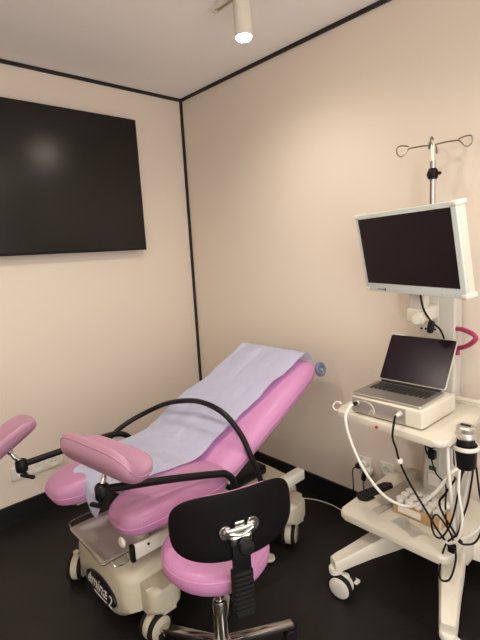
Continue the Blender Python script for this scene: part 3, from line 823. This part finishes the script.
# handset / remote
rp = V((1.755, -.300, SZ)); ra = R(77)
t = thing('remote_handset', rp, 'black remote handset lying on the left of the lower shelf', 'remote control')
mr = Matrix.Translation(rp) @ Matrix.Rotation(ra, 4, 'Z')
bm = B(); extrude(bm, [(x, y*(1-.12*x/.1)) for x, y in rrect(.215, .056, .022, 6)], .020, mr, .007, 3); obj('body', bm, M['black'], t)
bm = B(); extrude(bm, rrect(.055, .036, .004, 3), .001, mr @ Matrix.Translation((.055, 0, .0202)), 0); obj('display', bm, M['screen'], t)
bm = B()
for i in range(5):
    for j in range(3): rbox(bm, (-.085+.02*i, -.013+.013*j, .0206), (.013, .009, .0014), .0005, 1)
bmesh.ops.transform(bm, matrix=mr, verts=bm.verts); obj('keypad', bm, M['rubber'], t)
# papers
def paper(name, c, ang, w, l, amp, m, label, cat, lift0=.002, curl=0.):
    bm = B(); N1, N2 = 10, 24; g = {}
    mt = Matrix.Translation(V(c)) @ Matrix.Rotation(R(ang), 4, 'Z')
    for i in range(N1+1):
        for j in range(N2+1):
            x, y = (i/N1-.5)*w, (j/N2-.5)*l
            z = lift0+amp*(.5+.5*math.sin(x/w*5+y/l*3.2))*(.4+.6*abs(2*i/N1-1)) + curl*(j/N2)**2
            g[i, j] = bm.verts.new(mt @ V((x, y, z)))
    for i in range(N1):
        for j in range(N2): bm.faces.new((g[i, j], g[i+1, j], g[i+1, j+1], g[i, j+1]))
    bmesh.ops.solidify(bm, geom=bm.faces[:], thickness=-.0008)
    return tag(obj(name, bm, m, sharp=70, origin=c), label, cat)
paper('folded_paper', (1.842, -.245, SZ), -8, .085, .25, .022, M['beige'], 'long folded beige paper beside the black handset', 'paper', curl=.02)
paper('paper_bag', (1.80, -.085, SZ+.044), 25, .12, .05, .012, M['beige'], 'crumpled beige paper lying against the cart column', 'paper')
paper('paper_sachet', (1.848, -.395, SZ), -6, .042, .10, .006, M['paper'], 'small white sachet in front of the folded beige paper', 'sachet')
paper('paper_slip', (1.995, -.45, SZ), 68, .06, .13, .003, M['paper'], 'thin white slip lying in front of the cardboard tray', 'paper')

# ------------------------------------------------------------------ cables round the cart
def cable(name, pts, r, m, label, cat='cable', sub=8, n=9, group=None):
    bm = B(); tube(bm, pts, r, n, sub)
    return tag(obj(name, bm, m, origin=pts[-1]), label, cat, group)
sL = mb @ V((-.128, -BXD/2-.011, .052)); sR = mb @ V((.070, -BXD/2-.011, .052))
c = cable('light_cable', [sL, sL+V((-.005, -.035, -.002)), (1.795, -.575, .882), (1.800, -.605, .848), (1.822, -.610, .772), (1.872, -.61, .675), (1.922, -.59, .59), (1.970, -.56, .532), (2.040, -.53, .515), (2.105, -.52, .563), (2.155, -.51, .632), (2.185, -.50, .69), (2.205, -.485, .715), (2.222, -.465, .715), (2.228, -.455, .70)], .0062, M['cablew'], 'thick white cable looping from the silver box to the holder')
bm = B(); d0 = V((-.005, -.035, -.002)).normalized(); cyl(bm, sL, sL+d0*.026, .0085, .0075, 16); obj('connector', bm, M['black'], c)
c = cable('probe_cable', [sR, sR+V((-.004, -.022, -.004)), (2.016, -.606, .868), (2.016, -.612, .828), (2.027, -.606, .785), (2.036, -.595, .730), (2.065, -.570, .640), (2.115, -.545, .540), (2.152, -.53, .470), (2.182, -.515, .420), (2.195, -.505, .392)], .0042, M['black'], 'thin black cable hanging from the right socket of the silver box')
bm = B(); d0 = V((-.004, -.022, -.004)).normalized(); cyl(bm, sR, sR+d0*.02, .0075, .0065, 14); obj('connector', bm, M['cablew'], c)
bm = B(); lathe(bm, [(.0045, -.009), (.010, -.008), (.0125, 0), (.010, .008), (.0045, .009)], (2.036, -.595, .733), (.2, .15, -1), 16, cap=False); obj('cable_bead', bm, M['cablew'], c)
cable('pale_lead', [(2.180, -0.507, 0.814), (2.188, -0.516, 0.722), (2.196, -0.508, 0.619), (2.200, -0.494, 0.505), (2.202, -0.483, 0.433)], .0068, M['cablew'], 'left white lead hanging straight under the worktop corner', group='pale leads hanging under the worktop corner')
cable('pale_lead', [(2.198, -0.477, 0.789), (2.206, -0.483, 0.702), (2.210, -0.484, 0.588), (2.211, -0.479, 0.495), (2.212, -0.472, 0.422)], .0062, M['cableg'], 'grey lead hanging straight right beside the white one', group='pale leads hanging under the worktop corner')
cable('pale_lead', [(2.234, -0.431, 0.710), (2.229, -0.442, 0.650), (2.222, -0.460, 0.557), (2.218, -0.470, 0.474), (2.219, -0.468, 0.422)], .0062, M['cablew'], 'white lead slanting down from beneath the probe holder', group='pale leads hanging under the worktop corner')
cable('pale_lead', [(2.282, -0.424, 0.753), (2.312, -0.440, 0.640), (2.297, -0.457, 0.536), (2.269, -0.475, 0.476), (2.237, -0.486, 0.445), (2.222, -0.487, 0.438)], .0058, M['cablew'], 'white lead curving in from the far right of the cart', group='pale leads hanging under the worktop corner')
G = 'black leads tangled under the probe holder'
cable('black_lead', [(2.224, -0.444, 0.712), (2.216, -0.473, 0.702), (2.198, -0.488, 0.664), (2.168, -0.496, 0.602), (2.148, -0.496, 0.562), (2.162, -0.498, 0.522), (2.208, -0.504, 0.466), (2.237, -0.500, 0.433)], .0042, M['black'], 'black lead dropping left in a long bend below the holder', group=G)
bm = B(); cyl(bm, (2.223, -0.447, 0.712), (2.202, -0.487, 0.673), .010, .0075, 14); o = [x for x in bpy.data.objects if x.name.startswith('black_lead')][-1]; obj('strain_relief', bm, M['black'], o)
cable('black_lead', [(2.244, -0.425, 0.712), (2.248, -0.453, 0.663), (2.242, -0.468, 0.584), (2.230, -0.483, 0.524), (2.216, -0.488, 0.456), (2.182, -0.502, 0.408), (2.170, -0.522, 0.347), (2.192, -0.587, 0.312), (2.227, -0.588, 0.324), (2.234, -0.552, 0.380), (2.217, -0.513, 0.422)], .0038, M['black'], 'black lead making a round loop below the shelf edge', group=G)
cable('black_lead', [(2.252, -0.419, 0.712), (2.264, -0.418, 0.619), (2.287, -0.435, 0.515), (2.274, -0.465, 0.438), (2.237, -0.488, 0.420), (2.217, -0.495, 0.433)], .0038, M['black'], 'outermost black lead hanging at the right of the bundle', group=G)
cable('black_lead', [(1.953, -.135, .545), (1.99, -.17, .50), (2.04, -.22, .50), (2.10, -.32, .53), (2.14, -.42, .50), (2.168, -.47, .46), (2.197, -.49, .435)], .0036, M['black'], 'black lead from the column socket into the tangle', group=G)
cable('black_lead', [(2.226, -.475, .712), (2.222, -.500, .66), (2.216, -.515, .58), (2.200, -.522, .50), (2.172, -.53, .44), (2.150, -.54, .445), (2.135, -.535, .49), (2.150, -.52, .52), (2.190, -.51, .47), (2.206, -.505, .43)], .0036, M['black'], 'black lead crossing the bundle with a small curl above the shelf', group=G)
cable('pale_lead', [(2.215, -.48, .716), (2.225, -.51, .64), (2.245, -.525, .55), (2.235, -.53, .47), (2.200, -.525, .425), (2.165, -.51, .43), (2.150, -.49, .47), (2.160, -.47, .52)], .0048, M['cablew'], 'thin white lead curling round the foot of the bundle', group='pale leads hanging under the worktop corner')
t = tag(obj('cable_tie_plug', (lambda b: (rbox(b, (2.204, -0.512, 0.400), (.030, .024, .034), .008, 3), b)[1])(B()), M['black'], origin=(2.204, -0.512, 0.382)), 'black plug caught in the lead bundle at the shelf corner', 'plug')

# plug in the column socket
t = thing('appliance_plug', (1.944, -.105, .58), 'black power plug pushed into the cart column socket', 'plug')
bm = B(); lathe(bm, [(.004, .0), (.019, .001), (.020, .012), (.017, .026), (.006, .030)], (1.944, -.1055, .604), (0, -1, 0), 18); rbox(bm, (1.952, -.123, .560), (.036, .032, .045), .010, 3); obj('plug_body', bm, M['black'], t)
bm = B(); tube(bm, [(1.912, -.112, .69), (1.914, -.117, .64), (1.918, -.120, .585), (1.930, -.124, .555), (1.944, -.125, .552)], .004, 8, 6); obj('cord', bm, M['black'], t)

# ------------------------------------------------------------------ wall sockets
def wall_socket(x, z, label):
    t = thing('wall_socket', (x, 0, z), label, 'wall socket', 'single wall sockets by the cart')
    bm = B(); extrude(bm, rrect(.086, .086, .006, 3), .010, place((x, -.0004, z), (0, -1, 0), (1, 0, 0)), .003, 2); obj('cover_plate', bm, M['white'], t)
    bm = B(); lathe(bm, [(.029, .010), (.0275, .0115), (.0225, .0112), (.0215, .0106), (.003, .0104)], (x, -.0004, z), (0, -1, 0), 28); obj('socket_insert', bm, M['cap'], t)
    bm = B()
    for s in (-1, 1): cyl(bm, (x+.0095*s, -.0105, z), (x+.0095*s, -.0114, z), .0028, n=8)
    obj('pin_hole', bm, M['darkmark'], t)
    return t
wall_socket(1.515, .322, 'square white wall socket holding two plugs beside the cart')
wall_socket(1.652, .330, 'empty square white wall socket nearest the cart')
# stacked adapter and plugs
t = thing('plug_adapter', (1.522, -.0125, .325), 'white round double adapter in the wall socket left of the cart', 'adapter')
bm = B(); lathe(bm, [(.004, 0), (.021, 0), (.023, .004), (.023, .030), (.019, .036), (.004, .037)], (1.522, -.0122, .333), (0, -1, 0), 24); obj('upper_outlet', bm, M['cap'], t)
bm = B(); lathe(bm, [(.004, 0), (.020, 0), (.023, .004), (.024, .036), (.019, .042), (.004, .043)], (1.552, -.0122, .300), (0, -1, 0), 24); obj('lower_outlet', bm, M['cap'], t)
t = thing('power_plug', (1.488, -.035, .305), 'left black plug in the wall adapter, cord to the floor', 'plug')
bm = B(); lathe(bm, [(.004, 0), (.017, .001), (.018, .022), (.012, .034), (.004, .036)], (1.490, -.012, .313), (-.25, -1, -.1), 20); obj('plug_body', bm, M['black'], t)
bm = B(); tube(bm, [(1.482, -.045, .309), (1.466, -.052, .296), (1.456, -.045, .262), (1.452, -.035, .20), (1.450, -.030, .13), (1.452, -.03, .05), (1.47, -.035, .006), (1.56, -.04, .0055)], .0035, 8, 7); obj('cord', bm, M['black'], t)
t = thing('power_plug', (1.54, -.06, .28), 'black plug hanging below the white adapter, nearer the cart', 'plug')
bm = B(); rbox(bm, (1.545, -.066, .284), (.026, .022, .062), .008, 3, Matrix.Rotation(R(12), 3, 'Y')); obj('plug_body', bm, M['black'], t)
bm = B(); tube(bm, [(1.54, -.066, .254), (1.535, -.06, .22), (1.545, -.05, .12), (1.57, -.045, .03), (1.62, -.045, .0055), (1.66, -.045, .0055)], .0035, 8, 7); obj('cord', bm, M['black'], t)
cable('white_cord', [(1.512, -.018, .285), (1.508, -.026, .23), (1.505, -.028, .15), (1.500, -.030, .06), (1.47, -.05, .007), (1.38, -.06, .0055), (1.30, -.055, .0055), (1.20, -.075, .0055), (1.12, -.12, .0055)], .003, M['cablew'], 'thin white cord running down the wall and along the baseboard', 'cord')

# triple socket on the television wall
t = thing('triple_socket', (0, -1.30, .312), 'long white triple socket plate low on the television wall', 'wall socket')
bm = B(); extrude(bm, rrect(.31, .082, .006, 3), .010, place((.0004, -1.318, .312), (1, 0, 0), (0, 1, 0)), .003, 2); obj('cover_plate', bm, M['white'], t)
for k, y in enumerate((-1.415, -1.318, -1.221)):
    bm = B(); lathe(bm, [(.031, .010), (.0295, .0118), (.024, .0114), (.023, .0107), (.003, .0105)], (.0004, y, .312), (1, 0, 0), 28)
    so = obj('socket_insert', bm, M['cap'], t)
    bm = B()
    for s in (-1, 1): cyl(bm, (.0106, y+.0095*s, .312), (.0116, y+.0095*s, .312), .0028, n=8)
    obj('pin_hole', bm, M['darkmark'], so)

# ------------------------------------------------------------------ camera
CP = V((2.8371, -2.1159, 1.5707))
cr_ = V((.67869713, .73222613, -.05670188)); cu_ = V((-.07455459, .14550006, .98654516)); cf_ = V((-.73062427, .66533798, -.15334129))
cam = bpy.data.cameras.new('camera'); cam.sensor_fit = 'VERTICAL'; cam.sensor_height = 36; cam.lens = 446.24/640*36; cam.clip_start = .02
co = bpy.data.objects.new('camera', cam); COL.objects.link(co)
co.matrix_world = Matrix.Translation(CP) @ Matrix((cr_, cu_, -cf_)).transposed().to_4x4()
SC.camera = co
# ------------------------------------------------------------------ world and view
w = bpy.data.worlds.new('world'); SC.world = w; w.use_nodes = True
w.node_tree.nodes['Background'].inputs['Color'].default_value = (1., .955, .915, 1); w.node_tree.nodes['Background'].inputs['Strength'].default_value = 5.8  # bright background is the fill that enters by the added wall opening
SC.view_settings.view_transform = 'Standard'; SC.view_settings.look = 'None'; SC.view_settings.gamma = 1; SC.view_settings.use_curve_mapping = False
SC.view_settings.exposure = -0.95
